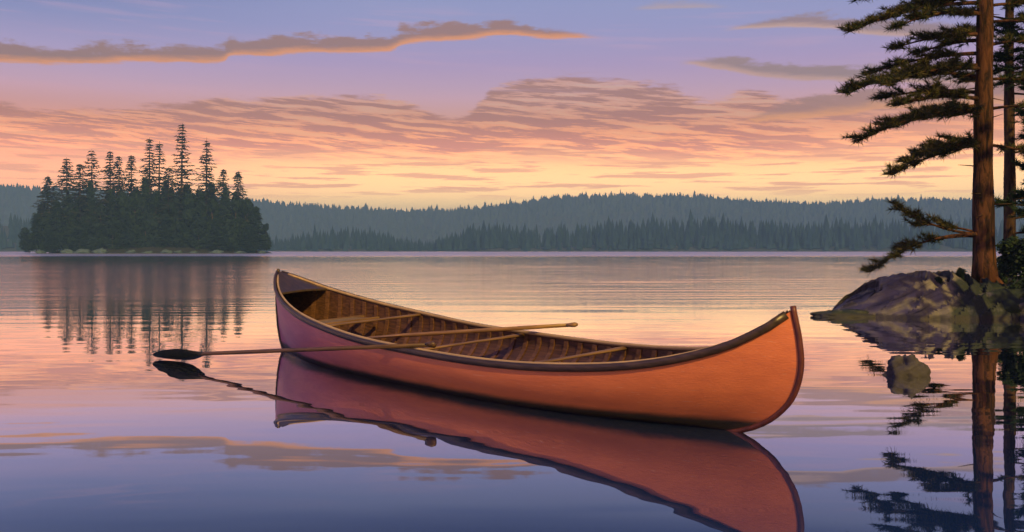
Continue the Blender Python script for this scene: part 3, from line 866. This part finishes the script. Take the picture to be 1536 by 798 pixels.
def trunk(tree, x, y, z0, z1, r0, r1, lean, bark, seed, n=26):
    rg = random.Random(seed); m = MB(); pts = []; rad = []
    for i in range(n + 1):
        s = i / n; pts.append((x + lean[0] * s + .02 * math.sin(s * 9 + seed), y + lean[1] * s + .02 * math.cos(s * 7), lerp(z0, z1, s)))
        rad.append(lerp(r0, r1, s) * (1 + .22 * max(0, 1 - s * 14)) * (1 + .05 * math.sin(s * 40 + seed)))
    m.tube(pts, rad, 18)
    # root flares
    for k in range(6):
        a = 6.28 * k / 6 + rg.uniform(-.3, .3); ln = r0 * rg.uniform(1.7, 2.6)
        m.tube([(x, y, z0 + r0 * 1.6), (x + math.cos(a) * ln * .5, y + math.sin(a) * ln * .5, z0 + r0 * .45), (x + math.cos(a) * ln, y + math.sin(a) * ln, z0 - .08)],
               [r0 * .42, r0 * .26, r0 * .08], 7)
    m.build('trunk', M[bark], tree)
    def tp(z):
        s = (z - z0) / (z1 - z0); return Vector((x + lean[0] * s, y + lean[1] * s, z))
    return tp
def rel(v, o): return Vector(v) - Vector(o)

PD = 14.6
o_ = at(1478, 418, PD); org = Vector((o_.x, PD, .42))
pine = empty('pine_tree', org); tag(pine, 'big red-barked pine on the granite ledge, its boughs sweeping out to the left', 'tree')
tp = trunk(pine, 0, 0, 0, 9.0, .160, .05, (-.06, 0), 'bark', 3)
rg = random.Random(21)
def zrow(py, d=PD): return H + (Y0 - py) / F * d
def bough_px(tree, org, tp, py0, pxt, pyt, dd, rg, D=PD, **kw):
    b0 = tp(zrow(py0, D) - org.z); t_ = at(pxt, pyt, D + dd) - org
    bough(tree, b0, t_, rg, **kw)
# boughs to the left as in the picture
L_ = [(-28, 1290, -2, -.4, .34), (4, 1272, 48, -.3, .36), (-6, 1318, 30, .7, .32), (22, 1345, 40, -1.1, .30), (52, 1338, 74, -.2, .30), (60, 1372, 82, .8, .28),
      (80, 1300, 112, .6, .32), (98, 1268, 140, -.3, .40), (104, 1330, 128, -1.0, .34), (118, 1345, 112, .5, .34), (140, 1318, 148, .9, .32), (150, 1345, 158, -.7, .34),
      (158, 1290, 210, -.3, .36), (166, 1340, 190, .7, .34), (172, 1375, 178, -.9, .30),
      (216, 1338, 262, -.3, .30), (214, 1362, 240, .6, .34), (222, 1395, 226, -.7, .26)]
for (y0_, xt, yt, dd_, sp_) in L_:
    bough_px(pine, org, tp, y0_, xt, yt, dd_, rg, spread=sp_ * 1.2, sag=.10, thick=.034, fol0=.14, dens=1.35)
# lower sparse bough with two hanging clumps
bough_px(pine, org, tp, 350, 1342, 306, -.3, rg, spread=.26, sag=-.16, thick=.026, fol0=.42, dens=1.0)
bough_px(pine, org, tp, 353, 1304, 408, -.5, rg, spread=.24, sag=.18, thick=.026, fol0=.45, dens=1.0)
bough_px(pine, org, tp, 352, 1370, 338, .2, rg, spread=.26, sag=.1, thick=.022, fol0=.35, dens=1.0)
bough_px(pine, org, tp, 354, 1345, 375, .3, rg, spread=.22, sag=.1, thick=.022, fol0=.45, dens=.9)
# boughs to the right and behind
for (y0_, xt, yt, dd_) in [(10, 1600, 14, .6), (34, 1580, 36, -.5), (70, 1590, 66, .8), (120, 1575, 128, .5), (165, 1570, 160, -.6), (218, 1560, 236, .5), (-40, 1600, -30, .3),
                           (-20, 1420, -40, 1.6), (60, 1440, 50, 1.7), (130, 1450, 120, 1.6), (-60, 1450, -80, -1.5), (-90, 1330, -100, .2), (-120, 1600, -130, 0)]:
    bough_px(pine, org, tp, y0_, xt, yt, dd_, rg, spread=.30, sag=.08, thick=.028, fol0=.25, dens=1.0)
for z_ in (5.6, 6.1, 6.6, 7.1, 7.6, 8.1):
    for k in range(5):
        a = rg.random() * 6.28; Lb = (9.4 - z_) * .52
        bough(pine, tp(z_), tp(z_) + Vector((math.cos(a) * Lb, math.sin(a) * Lb, rg.uniform(-.1, .3))), rg, spread=.3, thick=.022, dens=.7)
# dead twigs
for k in range(30):
    z_ = rg.uniform(.7, 4.4); a = rg.random() * 6.28; l = rg.uniform(.12, .5); b0 = tp(z_); m = MB()
    m.tube([b0, b0 + Vector((math.cos(a) * l, math.sin(a) * l, rg.uniform(-.05, .1)))], [.014, .003], 5)
    m.build('dead_twig', M['bark_dark'], pine)

D2 = 16.6; o_ = at(1513, 400, D2); org2 = Vector((o_.x, D2, .45))
pine2 = empty('pine_tree', org2); tag(pine2, 'slim pine trunk standing just right of the big pine', 'tree')
tp2 = trunk(pine2, 0, 0, 0, 8.5, .105, .03, (.04, 0), 'bark_dark', 7)
rg = random.Random(8)
for (y0_, xt, yt, dd_) in [(30, 1440, 20, .6), (5, 1600, 10, .3), (75, 1580, 70, -.4), (110, 1590, 112, .6), (140, 1585, 150, -.5), (230, 1585, 226, -.3), (245, 1580, 262, .3), (330, 1575, 322, .2),
                           (300, 1590, 300, .5), (28, 1575, 34, -.5), (-30, 1450, -30, .2), (-60, 1590, -60, .2), (350, 1580, 352, -.4)]:
    bough_px(pine2, org2, tp2, y0_, xt, yt, dd_, rg, D=D2, spread=.32, sag=.06, thick=.022, fol0=.2, dens=1.0, mat='needles_dark', bark='bark_dark')
D3 = 15.4; o_ = at(1572, 400, D3); org3 = Vector((o_.x, D3, .5))
pine3 = empty('pine_tree', org3); tag(pine3, 'dark pine at the right edge of the view, only its dense boughs showing', 'tree')
tp3 = trunk(pine3, 0, 0, 0, 9.0, .13, .04, (0, .1), 'bark_dark', 9)
rg = random.Random(18)
for k in range(34):
    py_ = -120 + k * 13.5
    for q in range(2):
        a = rg.uniform(2.3, 4.2) if q == 0 else rg.uniform(-1.5, 1.5); L1 = rg.uniform(.45, .85)
        if 170 < py_ < 300 and q == 0: L1 *= .55
        b0 = tp3(zrow(py_, D3) - org3.z)
        bough(pine3, b0, b0 + Vector((math.cos(a) * L1, math.sin(a) * L1, rg.uniform(-.15, .1))), rg, spread=.26, sag=.06, thick=.018, fol0=.15, dens=1.3, mat='needles_dark', bark='bark_dark')

D4 = 9.2; org4 = Vector((8.0, D4, .45))  # unseen pine, added so its boughs shade the big trunk and ledge
shade_pine = empty('pine_tree', org4); tag(shade_pine, 'unseen pine added on the near bank to shade the big trunk and ledge', 'tree')
tp4 = trunk(shade_pine, 0, 0, 0, 9.5, .17, .05, (0, 0), 'bark', 12)
rg = random.Random(31)
for k in range(48):
    z_ = 1.3 + k * .165; a = rg.random() * 6.28; L1 = (10 - z_) * .24
    bough(shade_pine, tp4(z_), tp4(z_) + Vector((math.cos(a) * L1, math.sin(a) * L1, rg.uniform(-.3, .15))), rg, spread=.34, sag=.06, thick=.025, fol0=.2, dens=.8)

# ------------------------------------------------------------------ shrubs on the bank
sh_proto = []
for k in range(3):
    t, c = bush_tree(300 + k, 1.0, .45, 2600, .035, 1.0)
    e = empty('shrub', (0, 0, 0)); t.build('stems', M['bark_dark'], e); c.build('foliage', M['shrub'], e); sh_proto.append(e)
used = set()
for i, (px_, d_, h_, wx_, lab) in enumerate([(1520, 15.0, .75, 1.2, 'tall dark shrub below the slim pine trunk'), (1546, 14.6, .85, 1.4, 'dense dark shrub at the right edge of the bank'),
        (1500, 15.6, .45, 1.1, 'round shrub close behind the big pine trunk'), (1440, 14.5, .26, 1.2, 'low creeping juniper left of the big pine trunk'),
        (1408, 14.2, .22, 1.2, 'low creeping juniper in a cleft of the granite ledge'), (1490, 14.1, .34, 1.5, 'low dark shrub covering the roots of the big pine'),
        (1528, 13.95, .40, 1.5, 'low dark shrub over the waterline at the right edge'), (1460, 13.9, .2, 1.2, 'small mossy shrub at the water below the big pine')]):
    pr = i % 3; e = sh_proto[pr] if pr not in used else copy_thing(sh_proto[pr]); used.add(pr)
    p = at(px_, 400, d_); e.location = (p.x, d_, max(.1, bank_h(p.x, d_) - .03) if i not in (3, 4, 7) else (.42 if i == 3 else .34 if i == 4 else .12)); e.scale = (h_ * wx_, h_ * wx_, h_); e.rotation_euler = (0, 0, i * 1.3)
    tag(e, lab, 'shrub')

# ------------------------------------------------------------------ air
m = MB(); m.box((-2650, -950, -4), (2650, 2350, 102))
hz = bpy.data.materials.new('haze_air'); hz.use_nodes = True; nb = NB(hz.node_tree)
pv = nb.n('ShaderNodeVolumePrincipled'); pv.inputs['Color'].default_value = (.22, .48, 1.0, 1); pv.inputs['Density'].default_value = .00098
pv.inputs['Anisotropy'].default_value = -.1
o = nb.n('ShaderNodeOutputMaterial'); nb.nt.links.new(pv.outputs[0], o.inputs['Volume'])
tag(m.build('haze', hz), 'thin blue evening haze over the lake', kind='stuff')
